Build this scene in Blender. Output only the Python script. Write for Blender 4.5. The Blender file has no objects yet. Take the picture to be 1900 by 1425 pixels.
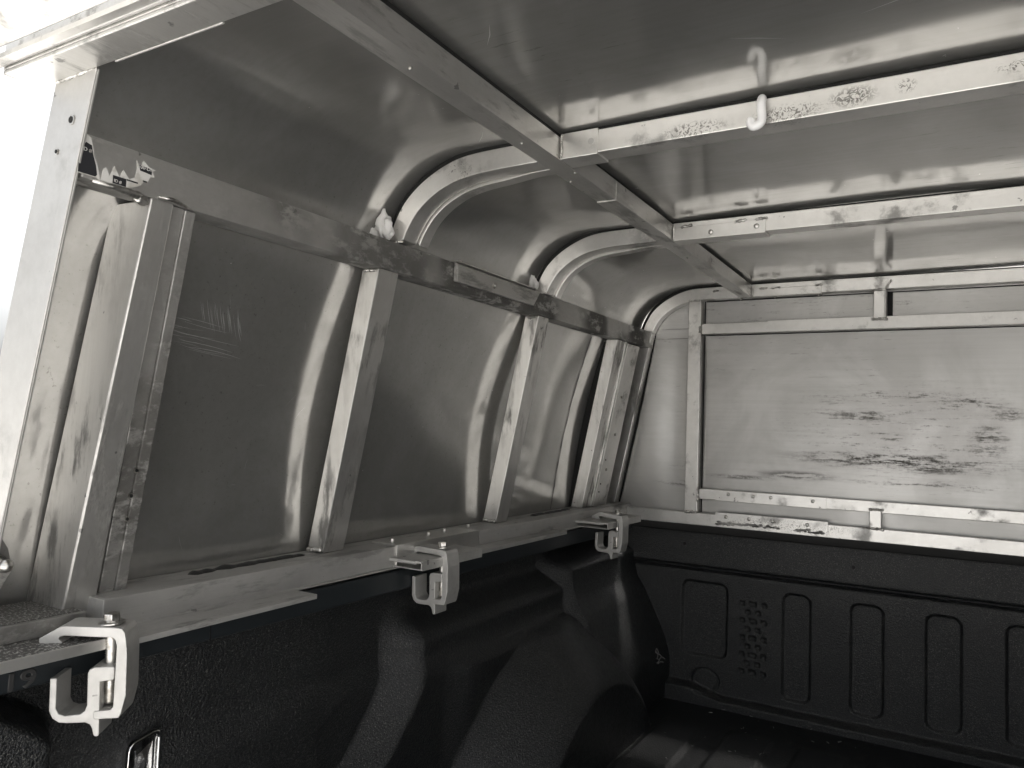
import bpy, bmesh, math, random
from mathutils import Vector, Matrix, noise
random.seed(7)
S = bpy.context.scene
R = math.radians
# ------------------------------------------------------------------ camera
cd = bpy.data.cameras.new("camera"); cam = bpy.data.objects.new("camera", cd); S.collection.objects.link(cam)
cam.matrix_world = Matrix(((0.8608946, -0.0019992, 0.5087794, 0), (0.5075832, -0.0652694, -0.8591270, 0),
                           (0.0349253, 0.9978657, -0.0551753, 0), (0, 0, 0, 1)))
cd.sensor_width = 36; cd.lens = 1415 / 1900 * 36; cd.clip_start = .01; cd.clip_end = 2000
S.camera = cam
# ------------------------------------------------------------------ light
SUN_EL, SUN_AZ = 52, 20
wd = bpy.data.worlds.new("World"); S.world = wd; wd.use_nodes = True
wn = wd.node_tree.nodes; wl = wd.node_tree.links
sky = wn.new("ShaderNodeTexSky"); sky.sky_type = 'NISHITA'; sky.sun_disc = False
sky.sun_elevation = R(SUN_EL); sky.sun_rotation = R(SUN_AZ); sky.air_density = 1.0; sky.dust_density = 6.0; sky.ozone_density = 1.0
hs = wn.new("ShaderNodeHueSaturation"); hs.inputs['Saturation'].default_value = .12
wl.new(sky.outputs[0], hs.inputs['Color']); wl.new(hs.outputs[0], wn['Background'].inputs[0])
wn['Background'].inputs[1].default_value = .15
sl = bpy.data.lights.new("sun", 'SUN'); sl.energy = 3.2; sl.angle = R(12); sl.color = (1, .96, .9)
so = bpy.data.objects.new("sun", sl); S.collection.objects.link(so)
sd = Vector((math.sin(R(SUN_AZ)) * math.cos(R(SUN_EL)), math.cos(R(SUN_AZ)) * math.cos(R(SUN_EL)), math.sin(R(SUN_EL))))
so.rotation_euler = sd.to_track_quat('Z', 'Y').to_euler(); so.location = (0, 0, 5)
vs = S.view_settings; vs.view_transform = 'Standard'; vs.look = 'None'; vs.exposure = 1.6; vs.gamma = 1
vs.use_curve_mapping = False
S.cycles.max_bounces = 14; S.cycles.glossy_bounces = 10; S.cycles.diffuse_bounces = 5
S.cycles.use_denoising = True; S.cycles.sample_clamp_indirect = 8

# ------------------------------------------------------------------ materials
class NT:
    def __init__(s, name):
        s.m = bpy.data.materials.new(name); s.m.use_nodes = True
        s.t = s.m.node_tree; s.b = s.t.nodes['Principled BSDF']; s.n = s.t.nodes; s.l = s.t.links
        s.co = s.n.new("ShaderNodeTexCoord").outputs['Object']
    def set(s, sock, v):
        if hasattr(v, 'is_output') or isinstance(v, bpy.types.NodeSocket): s.l.new(v, sock)
        else: sock.default_value = v
    def map(s, sc=(1, 1, 1), loc=(0, 0, 0), rot=(0, 0, 0)):
        n = s.n.new("ShaderNodeMapping"); s.l.new(s.co, n.inputs[0])
        n.inputs['Scale'].default_value = sc; n.inputs['Location'].default_value = loc; n.inputs['Rotation'].default_value = rot
        return n.outputs[0]
    def noise(s, scale, vec=None, det=4, rough=.55, dist=0):
        n = s.n.new("ShaderNodeTexNoise"); s.l.new(vec or s.co, n.inputs['Vector'])
        n.inputs['Scale'].default_value = scale; n.inputs['Detail'].default_value = det
        n.inputs['Roughness'].default_value = rough; n.inputs['Distortion'].default_value = dist
        return n.outputs[0]
    def ramp(s, f, a, b, va=0., vb=1.):
        n = s.n.new("ShaderNodeMapRange"); s.l.new(f, n.inputs[0]); n.interpolation_type = 'SMOOTHSTEP'
        for i, v in enumerate((a, b, va, vb)): n.inputs[i + 1].default_value = v
        return n.outputs[0]
    def math(s, op, a, b=0., c=0.):
        n = s.n.new("ShaderNodeMath"); n.operation = op
        s.set(n.inputs[0], a); s.set(n.inputs[1], b); s.set(n.inputs[2], c); return n.outputs[0]
    def mix(s, f, a, b):
        n = s.n.new("ShaderNodeMix"); n.data_type = 'RGBA'
        s.set(n.inputs[0], f); s.set(n.inputs[6], a); s.set(n.inputs[7], b); return n.outputs[2]
    def bump(s, h, strength, dist, nrm=None):
        n = s.n.new("ShaderNodeBump"); s.l.new(h, n.inputs['Height']); n.inputs['Strength'].default_value = strength
        n.inputs['Distance'].default_value = dist
        if nrm: s.l.new(nrm, n.inputs['Normal'])
        return n.outputs[0]
    def spot(s, c, r, soft=.35):
        """soft ellipsoid mask round the point c with radii r: where a stain sits on the sheet"""
        sub = s.n.new("ShaderNodeVectorMath"); sub.operation = 'SUBTRACT'; s.l.new(s.co, sub.inputs[0]); sub.inputs[1].default_value = c
        dv = s.n.new("ShaderNodeVectorMath"); dv.operation = 'DIVIDE'; s.l.new(sub.outputs[0], dv.inputs[0]); dv.inputs[1].default_value = r
        ln = s.n.new("ShaderNodeVectorMath"); ln.operation = 'LENGTH'; s.l.new(dv.outputs[0], ln.inputs[0])
        return s.ramp(ln.outputs['Value'], 1., 1 - soft, 0., 1.)
    def out(s, **k):
        for a, v in k.items(): s.set(s.b.inputs[a.replace('_', ' ')], v)
        return s.m
def g(v, w=.0): return (v * (1 + w * 1.1), v * (1 + w * .2), v * (1 - w * 1.7), 1)

def sheet_mat(name, base, r0, r1, grain, stains=(), film=.0, metal=1.0):
    """mill finish aluminium sheet: rolled grain, cloudy oxide film, scratches, handling stains"""
    n = NT(name)
    cloud = n.noise(5.5, det=5, rough=.6, dist=.6)
    fine = n.noise(1.0, n.map(grain), det=5, rough=.7)
    gm = n.noise(1.0, n.map(tuple(x * .22 for x in grain)), det=4, rough=.7)
    soft = n.ramp(cloud, .38, .62, 0, .34 if stains else .28); rough = n.math('ADD', n.ramp(cloud, .3, .72, r0, r1), n.math('MULTIPLY', fine, .04))
    sp = n.ramp(n.noise(95, det=2), .76, .80)
    big = n.ramp(n.noise(14, n.map((1, 1, 1), (3, 1, 2)), det=7, rough=.75, dist=1.5), .58, .72, 0, film)
    col = n.mix(big, g(base, .013), g(base * .6, .02))
    col = n.mix(n.ramp(gm, .35, .7, 0, .22), col, g(base * .72, .03)); col = n.mix(soft, col, g(base * .6, .03))
    dk = n.math('MULTIPLY', n.ramp(n.noise(1.0, n.map((22, 190, 190), rot=(0, 0, .12)), det=5, rough=.75), .60, .68), n.ramp(n.noise(2.6, n.map((1, 1, 1), (7, 3, 1)), det=3), .42, .62))
    col = n.mix(n.math('MULTIPLY', dk, .7), col, g(base * .35, .05))
    rr = n.math('ADD', rough, n.math('MULTIPLY', sp, .2))
    for c, r, thr in stains:
        nz = n.math('ADD', n.math('MULTIPLY', n.noise(1.0, n.map((16, 16, 130)), det=6, rough=.7, dist=.2), .62), n.math('MULTIPLY', n.noise(1.0, n.map((110, 110, 160)), det=6, rough=.8), .38))
        m = n.math('MULTIPLY', n.spot(c, r, .8), n.ramp(nz, thr - .03, thr + .10))
        col = n.mix(n.math('MULTIPLY', m, .66), col, g(.13, .04)); rr = n.math('ADD', rr, n.math('MULTIPLY', m, .3))
    dent = n.noise(3.1, det=2, rough=.4)
    b1 = n.bump(dent, .14, .010)
    b2 = n.bump(fine, .05, .0005, b1)
    b3 = n.bump(n.noise(38, det=4, rough=.7), .05, .0008, b2)
    n.out(Base_Color=col, Metallic=metal, Roughness=rr, Normal=b3)
    p2 = n.n.new('ShaderNodeBsdfPrincipled'); n.set(p2.inputs['Base Color'], col); p2.inputs['Metallic'].default_value = metal
    n.set(p2.inputs['Normal'], b3); p2.inputs['Roughness'].default_value = .5
    mx_ = n.n.new('ShaderNodeMixShader'); mx_.inputs[0].default_value = .40
    n.l.new(n.b.outputs[0], mx_.inputs[1]); n.l.new(p2.outputs[0], mx_.inputs[2]); n.l.new(mx_.outputs[0], n.n['Material Output'].inputs[0])
    return n.m
def tube_mat(name, base=.72, r0=.24, r1=.40, grain=(60, 60, 60), grime=.25, gth=.56, metal=.80, spots=()):
    n = NT(name)
    gr = n.noise(1.0, n.map(grain), det=6, rough=.72)
    pat = n.noise(1.0, n.map(tuple(max(9, min(40, .22 * q)) for q in grain)), det=7, rough=.68, dist=.1)
    dark = n.math('MULTIPLY', n.ramp(pat, gth, gth + .14, 0, grime), n.ramp(n.noise(7, n.map((1, 1, 1), (2, 7, 4)), det=2), .40, .60, .12, 1.))
    fine = n.noise(160, det=4, rough=.7)
    col = n.mix(dark, g(base, .018), g(.16, .03))
    col = n.mix(n.ramp(gr, .38, .68, 0, .12), col, g(base * .55, .03))
    cl = n.noise(9, det=5, rough=.65)
    col = n.mix(n.ramp(cl, .42, .66, 0, .28), col, g(base * .62, .03))
    for c, r, thr in spots:
        nz = n.noise(150, det=4, rough=.6, dist=2.5)
        m = n.math('MULTIPLY', n.spot(c, r, .7), n.ramp(nz, thr, thr + .08)); col = n.mix(n.math('MULTIPLY', m, .85), col, g(.12, .05))
    nick = n.ramp(n.noise(48, n.map((1, 1, 1), (5, 5, 5)), det=3), .70, .73, 0, .7)
    col = n.mix(nick, col, g(.13, .02))
    rr = n.math('ADD', n.ramp(fine, .3, .7, max(r0, .31), max(r1, .37)), n.math('MULTIPLY', dark, .4))
    return n.out(Base_Color=col, Metallic=metal, Roughness=rr, Specular_IOR_Level=.4,
                 Normal=n.bump(gr, .12, .0006, n.bump(pat, .2, .0012)))
STAINS = [((-.12, 1.905, .02), (.34, .1, .16), .555), ((-.30, 1.905, .30), (.6, .1, .05), .57), ((-.10, 1.905, -.05), (.30, .1, .03), .50), ((-.20, 1.905, .050), (.09, .1, .017), .47), ((-.16, 1.905, .100), (.22, .1, .012), .50), ((-.17, 1.905, -.046), (.24, .1, .020), .46),
          ((-.06, 1.905, -.055), (.13, .1, .022), .46), ((-.34, 1.905, -.093), (.12, .1, .014), .46), ((-.05, 1.905, -.098), (.25, .1, .014), .52),
          ((.045, 1.905, .00), (.05, .1, .055), .48), ((.02, 1.905, .083), (.10, .1, .018), .50), ((-.47, 1.905, -.105), (.11, .1, .008), .44), ((.08, 1.905, .06), (.05, .1, .02), .48),
          ((-.62, 1.905, -.13), (.09, .1, .01), .5), ((-.60, 1.905, -.09), (.08, .1, .01), .52)]
M = {}
M['skin'] = sheet_mat('aluminium_sheet', .60, .065, .13, (14, 500, 500), film=.16, metal=.88)
M['front'] = sheet_mat('stained_aluminium_sheet', .50, .31, .38, (16, 400, 520), STAINS, film=.0, metal=.78)
M['tube'] = tube_mat('aluminium_tube')
M['tube_y'] = tube_mat('aluminium_beam', grain=(300, 8, 300), base=.62, grime=.55, gth=.50)
M['rail'] = tube_mat('grimy_aluminium_rail', base=.56, grime=.95, gth=.37, grain=(200, 90, 200), r0=.34, r1=.5)
M['post'] = tube_mat('aluminium_post', grain=(260, 260, 7), base=.64, grime=.75, gth=.48)
M['jamb'] = tube_mat('weathered_jamb', base=.52, grime=.2, r0=.4, r1=.5)
M['bright'] = tube_mat('clean_aluminium', base=.70, grime=.65, gth=.52, r0=.24, r1=.38, spots=[((-.27, .85, .352), (.05, .03, .012), .50), ((-.165, .85, .352), (.05, .03, .013), .49), ((-.10, .85, .358), (.03, .03, .014), .46), ((-.05, .85, .360), (.012, .03, .01), .5), ((-.60, .85, .350), (.03, .03, .02), .56), ((.05, .85, .36), (.03, .03, .008), .52), ((-.35, 1.9, -.21), (.2, .1, .02), .54)])
M['shim'] = tube_mat('grained_shim', base=.5, grime=.6, gth=.5, grain=(420, 12, 420), r0=.4, r1=.55, metal=.5)
M['cast'] = tube_mat('cast_aluminium', base=.60, grime=.22, gth=.6, r0=.42, r1=.55, grain=(120, 120, 120), metal=.6)
n = NT('weld_metal'); wb = n.noise(220, det=4)
M['weld'] = n.out(Base_Color=n.mix(n.ramp(n.noise(90), .4, .6), g(.7, .02), g(.4, .03)), Metallic=1., Roughness=.34, Normal=n.bump(wb, .5, .001))
n = NT('zinc_steel'); M['zinc'] = n.out(Base_Color=n.mix(n.ramp(n.noise(120), .45, .6), g(.62, .02), g(.38, .05)), Metallic=1., Roughness=.32)
n = NT('dark_hole'); M['hole'] = n.out(Base_Color=g(.012), Roughness=.9)
n = NT('black_foam_and_gap_shade'); M['foam'] = n.out(Base_Color=g(.008), Roughness=.85, Normal=n.bump(n.noise(300), .4, .001))  # foam strips, and the black strips that stand in for shaded gaps
n = NT('white_plastic'); M['white'] = n.out(Base_Color=g(.88, .002), Roughness=.35)
n = NT('silicone_sealant'); M['silicone'] = n.out(Base_Color=g(.78, .01), Roughness=.45, Normal=n.bump(n.noise(60), .4, .003))
n = NT('sticker_paper'); M['paper'] = n.out(Base_Color=n.mix(n.ramp(n.noise(60, det=5), .5, .62), g(.66, .02), g(.48, .04)), Roughness=.7)
n = NT('sticker_ink'); M['ink'] = n.out(Base_Color=(.022, .023, .027, 1), Roughness=.5)
n = NT('black_tar'); M['tar'] = n.out(Base_Color=g(.03, .02), Roughness=.5, Normal=n.bump(n.noise(120, det=6), .7, .003))
n = NT('bright_scratch'); M['scratch'] = n.out(Base_Color=g(.6, .01), Metallic=.6, Roughness=.6)
n = NT('black_rail_plastic'); M['plastic'] = n.out(Base_Color=(.020, .024, .027, 1), Roughness=.36, Normal=n.bump(n.noise(500, det=2), .12, .0005))
M['edge_highlight'] = NT('plastic_edge_highlight').out(Base_Color=g(.045), Roughness=.3)  # paler grey stands in for highlights on the raised figures
n = NT('spray_on_liner')
lf = n.noise(300, det=3, rough=.65); glints = n.ramp(n.noise(640, n.map((1, 1, 1), (4, 4, 4)), det=2, rough=.7), .60, .645); l2 = n.noise(120, det=3)  # sparkle of the coarse grain painted as pale glints in the base colour
ld = n.ramp(n.noise(900, det=1), .70, .78)
dust = n.ramp(n.noise(7, det=6, rough=.7), .45, .75, 0, .012)
M['liner'] = n.out(Base_Color=n.mix(glints, n.mix(n.ramp(n.noise(6, det=5), .4, .7), n.mix(n.ramp(lf, .5, .72), (.0028, .0040, .0054, 1), (.012, .0145, .017, 1)), n.mix(n.ramp(lf, .5, .72), (.0045, .006, .0075, 1), (.017, .019, .021, 1))), (.15, .148, .135, 1)), Roughness=n.ramp(l2, .35, .7, .30, .40), Coat_Weight=.10, Coat_Roughness=.24,
                   Specular_IOR_Level=.65, Normal=n.bump(lf, .9, .0032, n.bump(l2, .25, .003)))
n = NT('dirty_liner')
M['floor'] = n.out(Base_Color=n.mix(n.ramp(n.noise(30, det=8, rough=.8), .52, .72), (.006, .007, .008, 1), (.036, .035, .032, 1)), Roughness=.55,
                   Normal=n.bump(n.noise(300), .6, .002))
n = NT('dusty_flange')
M['dusty'] = n.out(Base_Color=n.mix(n.ramp(n.noise(420, det=3), .5, .66), g(.10, .03), g(.55, .02)), Metallic=.5, Roughness=.55, Normal=n.bump(n.noise(420), .6, .001))
n = NT('lens_glass'); M['lens'] = n.out(Base_Color=g(.75), Roughness=.08, Transmission_Weight=.0, Metallic=.0, Coat_Weight=1., Normal=n.bump(n.noise(9, n.map((1, 1, .4))), .3, .01))
n = NT('chrome'); M['chrome'] = n.out(Base_Color=g(.75), Metallic=1., Roughness=.1)
n = NT('lamp_reflector'); M['refl'] = n.out(Base_Color=n.mix(n.ramp(n.noise(30, n.map((1, 3, .6)), det=5), .45, .6), g(.7), g(.25)), Metallic=1., Roughness=.2, Normal=n.bump(n.noise(70), .4, .003))
n = NT('concrete')
M['ground'] = n.out(Base_Color=n.mix(n.noise(.8, det=8), g(.50, .01), g(.40, .02)), Roughness=.9)
n = NT('painted_body'); M['paint'] = n.out(Base_Color=g(.02), Roughness=.3, Coat_Weight=1.)

# ------------------------------------------------------------------ mesh helpers
COL = S.collection
class MB:
    def __init__(s): s.v = []; s.f = []; s.mi = []; s.sm = []
    def add(s, v, f, mi=0, sm=False):
        o = len(s.v); s.v += [tuple(p) for p in v]; s.f += [tuple(i + o for i in q) for q in f]
        s.mi += [mi] * len(f); s.sm += [sm] * len(f); return s
    def hexa(s, a, b, mi=0):
        """two quads a, b (same order) joined into a solid"""
        s.add(list(a) + list(b), [(3, 2, 1, 0), (4, 5, 6, 7), (0, 1, 5, 4), (1, 2, 6, 5), (2, 3, 7, 6), (3, 0, 4, 7)], mi); return s
    def box(s, x0, x1, y0, y1, z0, z1, mi=0):
        return s.hexa([(x0, y0, z0), (x1, y0, z0), (x1, y1, z0), (x0, y1, z0)], [(x0, y0, z1), (x1, y0, z1), (x1, y1, z1), (x0, y1, z1)], mi)
    def prism(s, pts, fa, fb, mi=0):
        """closed 2D outline pts mapped by fa and fb to the two ends"""
        n_ = len(pts)
        s.add([fa(p) for p in pts] + [fb(p) for p in pts], [tuple(range(n_))[::-1], tuple(range(n_, 2 * n_))] +
              [(i, (i + 1) % n_, n_ + (i + 1) % n_, n_ + i) for i in range(n_)], mi); return s
    def sweep(s, inner, outer, y0, y1, mi=0):
        n_ = len(inner); v = []
        for i in range(n_):
            v += [(inner[i][0], y0, inner[i][1]), (outer[i][0], y0, outer[i][1]), (outer[i][0], y1, outer[i][1]), (inner[i][0], y1, inner[i][1])]
        f = [(0, 1, 2, 3), (4 * n_ - 1, 4 * n_ - 2, 4 * n_ - 3, 4 * n_ - 4)]
        for i in range(n_ - 1):
            for k in range(4):
                a = 4 * i + k; b = 4 * i + (k + 1) % 4; f.append((b, a, a + 4, b + 4))
        s.add(v, f, mi); return s
    def tube(s, path, rad, n_=10, mi=0, sm=True):
        path = [Vector(p) for p in path]; rr = rad if hasattr(rad, '__len__') else [rad] * len(path)
        v = []; f = []; up = None
        for i, p in enumerate(path):
            t = (path[min(i + 1, len(path) - 1)] - path[max(i - 1, 0)]).normalized()
            if up is None: up = t.orthogonal().normalized()
            up = (up - t * up.dot(t)).normalized(); w = t.cross(up)
            for k in range(n_):
                a = 2 * math.pi * k / n_; v.append(p + (up * math.cos(a) + w * math.sin(a)) * rr[i])
        for i in range(len(path) - 1):
            for k in range(n_):
                f.append((i * n_ + k, i * n_ + (k + 1) % n_, (i + 1) * n_ + (k + 1) % n_, (i + 1) * n_ + k))
        f.append(tuple(range(n_))[::-1]); f.append(tuple(range((len(path) - 1) * n_, len(path) * n_)))
        s.add(v, f, mi, sm); return s
    def cyl(s, c, axis, r, h, n_=16, mi=0, r2=None):
        c = Vector(c); ax = Vector(axis).normalized(); return s.tube([c, c + ax * h], [r, r if r2 is None else r2], n_, mi, False)
    def dome(s, c, axis, r, h, mi=0):
        c = Vector(c); ax = Vector(axis).normalized()
        return s.tube([c, c + ax * h * .5, c + ax * h * .85, c + ax * h], [r, r * .9, r * .6, r * .15], 14, mi)
    def grid(s, P, nu, nv, mi=0, sm=True):
        v = [P(i / (nu - 1), j / (nv - 1)) for i in range(nu) for j in range(nv)]
        s.add(v, [(i * nv + j, (i + 1) * nv + j, (i + 1) * nv + j + 1, i * nv + j + 1) for i in range(nu - 1) for j in range(nv - 1)], mi, sm); return s
    def lump(s, c, r, axes=(1, 1, 1), seed=0, amp=.35, mi=0):
        bm = bmesh.new(); bmesh.ops.create_icosphere(bm, subdivisions=3, radius=1)
        v = []
        for q in bm.verts:
            k = 1 + amp * noise.noise(q.co * 1.6 + Vector((seed * 3.1, seed, 0)))
            v.append((c[0] + q.co.x * r * axes[0] * k, c[1] + q.co.y * r * axes[1] * k, c[2] + q.co.z * r * axes[2] * k))
        f = [tuple(w.index for w in q.verts) for q in bm.faces]; bm.free()
        s.add(v, f, mi, True); return s
def build(name, mb, mats, parent=None, bevel=0, solid=0, seg=2):
    me = bpy.data.meshes.new(name); me.from_pydata(mb.v, [], mb.f)
    for m in (mats if isinstance(mats, (list, tuple)) else [mats]): me.materials.append(M[m])
    me.polygons.foreach_set('material_index', mb.mi); me.polygons.foreach_set('use_smooth', mb.sm)
    bm = bmesh.new(); bm.from_mesh(me); bmesh.ops.recalc_face_normals(bm, faces=bm.faces) if not solid else None
    bm.to_mesh(me); bm.free(); me.update()
    o = bpy.data.objects.new(name, me); COL.objects.link(o)
    if parent is not None:
        o.parent = parent; o.location = -WPOS[parent.name]; WPOS[o.name] = Vector((0, 0, 0))
    else: WPOS[o.name] = Vector((0, 0, 0))
    if solid:
        m = o.modifiers.new('s', 'SOLIDIFY'); m.thickness = abs(solid); m.offset = 1 if solid > 0 else -1
    if bevel:
        m = o.modifiers.new('b', 'BEVEL'); m.width = bevel; m.segments = seg; m.limit_method = 'ANGLE'; m.angle_limit = R(35); m.harden_normals = False
    return o
WPOS = {}
def thing(name, loc, label, cat, group=None):
    o = bpy.data.objects.new(name, None); COL.objects.link(o); o.location = loc; WPOS[o.name] = Vector(loc)
    o.empty_display_size = .05; o['label'] = label; o['category'] = cat
    if group: o['group'] = group
    return o
def tag(o, label, cat, group=None):
    o['label'] = label; o['category'] = cat
    if group: o['group'] = group
def cr(pts, k=8):
    """Catmull-Rom through 2D points"""
    out = []; n_ = len(pts)
    for i in range(n_ - 1):
        p0, p1, p2, p3 = pts[max(i - 1, 0)], pts[i], pts[i + 1], pts[min(i + 2, n_ - 1)]
        for j in range(k):
            t = j / k
            out.append(tuple(.5 * (2 * p1[a] + (p2[a] - p0[a]) * t + (2 * p0[a] - 5 * p1[a] + 4 * p2[a] - p3[a]) * t * t +
                                   (3 * p1[a] - p0[a] - 3 * p2[a] + p3[a]) * t ** 3) for a in range(len(p1))))
    out.append(tuple(pts[-1])); return out
def lerp(a, b, t): return a + (b - a) * t
def lin(a, b, x): return .5 * min(1, max(0, (x - a) / (b - a))) + .5 * sst(a, b, x)
def sst(a, b, x):
    t = min(1, max(0, (x - a) / (b - a))); return t * t * (3 - 2 * t)
def table(tab, x):
    if x <= tab[0][0]: return tab[0][1]
    for (a, b), (c, d) in zip(tab, tab[1:]):
        if x <= c: return lerp(b, d, (x - a) / (c - a))
    return tab[-1][1]
XC = -.05                                    # centre line of the bed
def mx(x): return 2 * XC - x
def PW(z): return -.70 + (z - .24) * .2      # inner plane of the leaning side frame
def w(y, z, d=0): return (PW(z) + d, y, z)
def wm(y, z, d=0): return (mx(PW(z) + d), y, z)

# ------------------------------------------------------------------ ground
g0 = MB().grid(lambda a, b: (lerp(-400, 400, a), lerp(-400, 400, b), -1.55), 9, 9)
go = build('ground', g0, 'ground'); go['kind'] = 'structure'

# ================================================================== truck canopy
CN = thing('truck_canopy', (XC, 1.15, -.226), 'bare aluminium truck canopy of curved ribs, posts and dull sheet over the black bed', 'canopy')
CX = CN
# side and roof skin: one bent sheet
ZR = [(.38, .381), (.85, .3782), (1.29, .3728), (1.9, .3680)]
def BOW(y): return .004 + .013 * sst(.47, .62, y) - .005 * sst(1.2, 1.5, y)
def skin_profile(y):
    zr = table(ZR, y); dz = zr - .384; pts = []; ex = .024 * (1 - sst(.465, .52, y))
    for i in range(22):
        t = i / 21; z = lerp(-.235, .25, t)
        bow = BOW(y) * math.sin(math.pi * min(1, max(0, (z + .2) / .42)))
        pts.append((PW(z) - .037 - bow - ex * sst(.26, .16, z), z))
    arc = cr([(-.734, .25), (-.734, .270), (-.728, .292), (-.713, .320), (-.691, .345), (-.661, .365), (-.625, .378), (-.588, .3835), (-.55, .3845), (-.50, .384)], 4)[1:]
    pts += [(x, z + dz * sst(.25, .384, z)) for x, z in arc]
    for i in range(1, 30): pts.append((lerp(-.50, XC, i / 29), zr + .003 * math.sin(math.pi / 2 * i / 29)))
    return pts + [(mx(x), z) for x, z in pts[-2::-1]]
mb = MB(); NY = 170; rows = []
def skin_k(x, y, z): return noise.noise(Vector((x * 3.2 + 9, y * 3.2, z * 3.2))) * .0026 + noise.noise(Vector((x * 8, y * 8 + 4, z * 8))) * .0007 + noise.noise(Vector((x * 22, y * 22, z * 22 + 3))) * .0002 * sst(.8, 1.0, y)
for i in range(NY):
    y = lerp(.4105, 1.915, i / (NY - 1)) if False else lerp(.3885, 1.915, i / (NY - 1)); row = []
    pr = skin_profile(y)
    for j, (x, z) in enumerate(pr):
        k = skin_k(x, y, z)
        row.append((x + k * sst(.37, .30, z), y, z + (min(k, .0006) if y > .5 else 0) * sst(.30, .37, z)))
    rows.append(row)
nj = len(rows[0])
mb.add([p for r_ in rows for p in r_], [(i * nj + j, (i + 1) * nj + j, (i + 1) * nj + j + 1, i * nj + j + 1) for i in range(NY - 1) for j in range(nj - 1)], 0, True)
# scratches cut into the near side panel: slivers in the same mesh
def skin_d(z, y=.9): return -.037 - BOW(y) * math.sin(math.pi * min(1, max(0, (z + .2) / .42)))
def scratch(y0, z0, y1, z1, wd_=.0006, mi=1):
    y0 += 0; k = 6; v = []; f = []
    dx, dz_ = y1 - y0, z1 - z0; L_ = math.hypot(dx, dz_) or 1; nx, nz = -dz_ / L_, dx / L_
    bend = random.uniform(-.05, .05) * L_
    for i in range(k + 1):
        t = i / k; ww = wd_ * (1 - abs(2 * t - 1) ** 2) * .3 + wd_ * .05
        yy, zz = lerp(y0, y1, t) + nx * bend * math.sin(math.pi * t), lerp(z0, z1, t) + nz * bend * math.sin(math.pi * t)
        for q in (-1, 1):
            y_, z_ = yy + nx * ww * q, zz + nz * ww * q
            kk = skin_k(PW(z_) + skin_d(z_, y_), y_, z_)
            v.append((PW(z_) + skin_d(z_, y_) + kk + .0009, y_, z_))
    for i in range(k): f.append((2 * i, 2 * i + 1, 2 * i + 3, 2 * i + 2))
    mb.add(v, f, mi)
for i in range(22):
    t = i / 21; y = .575 + .062 * t + random.uniform(-.004, .004); z = .137 - .012 * t + random.uniform(-.006, .006)
    L_ = random.uniform(.008, .034); scratch(y, z, y + L_ * .48, z - L_, random.uniform(.0004, .0009))
for i in range(17):
    z = .112 - .035 * i / 16; y = .535 + random.uniform(-.012, .02) + .02 * i / 16; L_ = random.uniform(.02, .085)
    scratch(y, z, y + L_, z - L_ * .08, random.uniform(.0003, .0008))
for i in range(16):
    y = random.uniform(.52, 1.2); z = random.uniform(-.17, .19); a = random.uniform(-.6, 2); L_ = random.uniform(.004, .03)
    scratch(y, z, y + L_ * math.cos(a), z + L_ * math.sin(a), random.uniform(.0002, .0004))
for i in range(36):
    y = random.uniform(.50, 1.2); z = random.uniform(-.19, .19); s_ = random.uniform(.0003, .0006)
    scratch(y, z, y + s_, z + s_, s_)
# bright specks on the roof sheet
for i in range(60):
    x = random.gauss(-.54, .07); y = random.uniform(.47, 1.0); s_ = random.uniform(.0003, .0008)
    if -.58 < x < .05 and y < .84:
        zz = table(ZR, y) - .0012 - .001
        a = random.uniform(0, 3); L_ = s_ * random.choice((1, 1, 1, 3))
        mb.add([(x, y, zz), (x + L_ * math.cos(a), y + L_ * math.sin(a), zz), (x + L_ * math.cos(a) - s_ * math.sin(a), y + L_ * math.sin(a) + s_ * math.cos(a), zz), (x - s_ * math.sin(a), y + s_ * math.cos(a), zz)], [(0, 1, 2, 3)], 1)
for x0, y0, x1, y1 in ((-.195, .71, -.145, .735), (-.53, .80, -.56, .835), (-.41, .62, -.385, .585), (-.62, .60, -.60, .63), (-.08, .72, -.02, .70), (-.48, .55, -.52, .60)):
    zz = table(ZR, y0) - .0016; d_ = Vector((x1 - x0, y1 - y0)).normalized() * .0004
    mb.add([(x0, y0, zz), ((x0 + x1) / 2 - d_.y + .002, (y0 + y1) / 2 + d_.x, zz), (x1, y1, zz), ((x0 + x1) / 2 + d_.y + .002, (y0 + y1) / 2 - d_.x, zz)], [(0, 1, 2, 3)], 1)
build('side_and_roof_sheet', mb, ['skin', 'scratch'], CN)

# front sheet, following the same outline
def front_left(z):
    pr = skin_profile(1.9); best = pr[0][0]
    for (x0, z0), (x1, z1) in zip(pr[:60], pr[1:61]):
        if z0 <= z <= z1 and z1 > z0: return lerp(x0, x1, (z - z0) / (z1 - z0))
    return -.5
def fpt(a, b):
    z = lerp(-.226, .3676, b); xl = front_left(min(z, .366)) + .001
    x = lerp(xl, mx(xl), a)
    bow = .014 * math.exp(-((x + .63) / .05) ** 2) * math.sin(math.pi * min(1, max(0, (z + .2) / .5))) + noise.noise(Vector((x * 3, 0, z * 3))) * .004 + noise.noise(Vector((x * 9, 5, z * 9))) * .0008
    return (x, 1.905 + bow, z)
build('front_sheet', MB().grid(fpt, 150, 60), 'front', CN)

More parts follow.
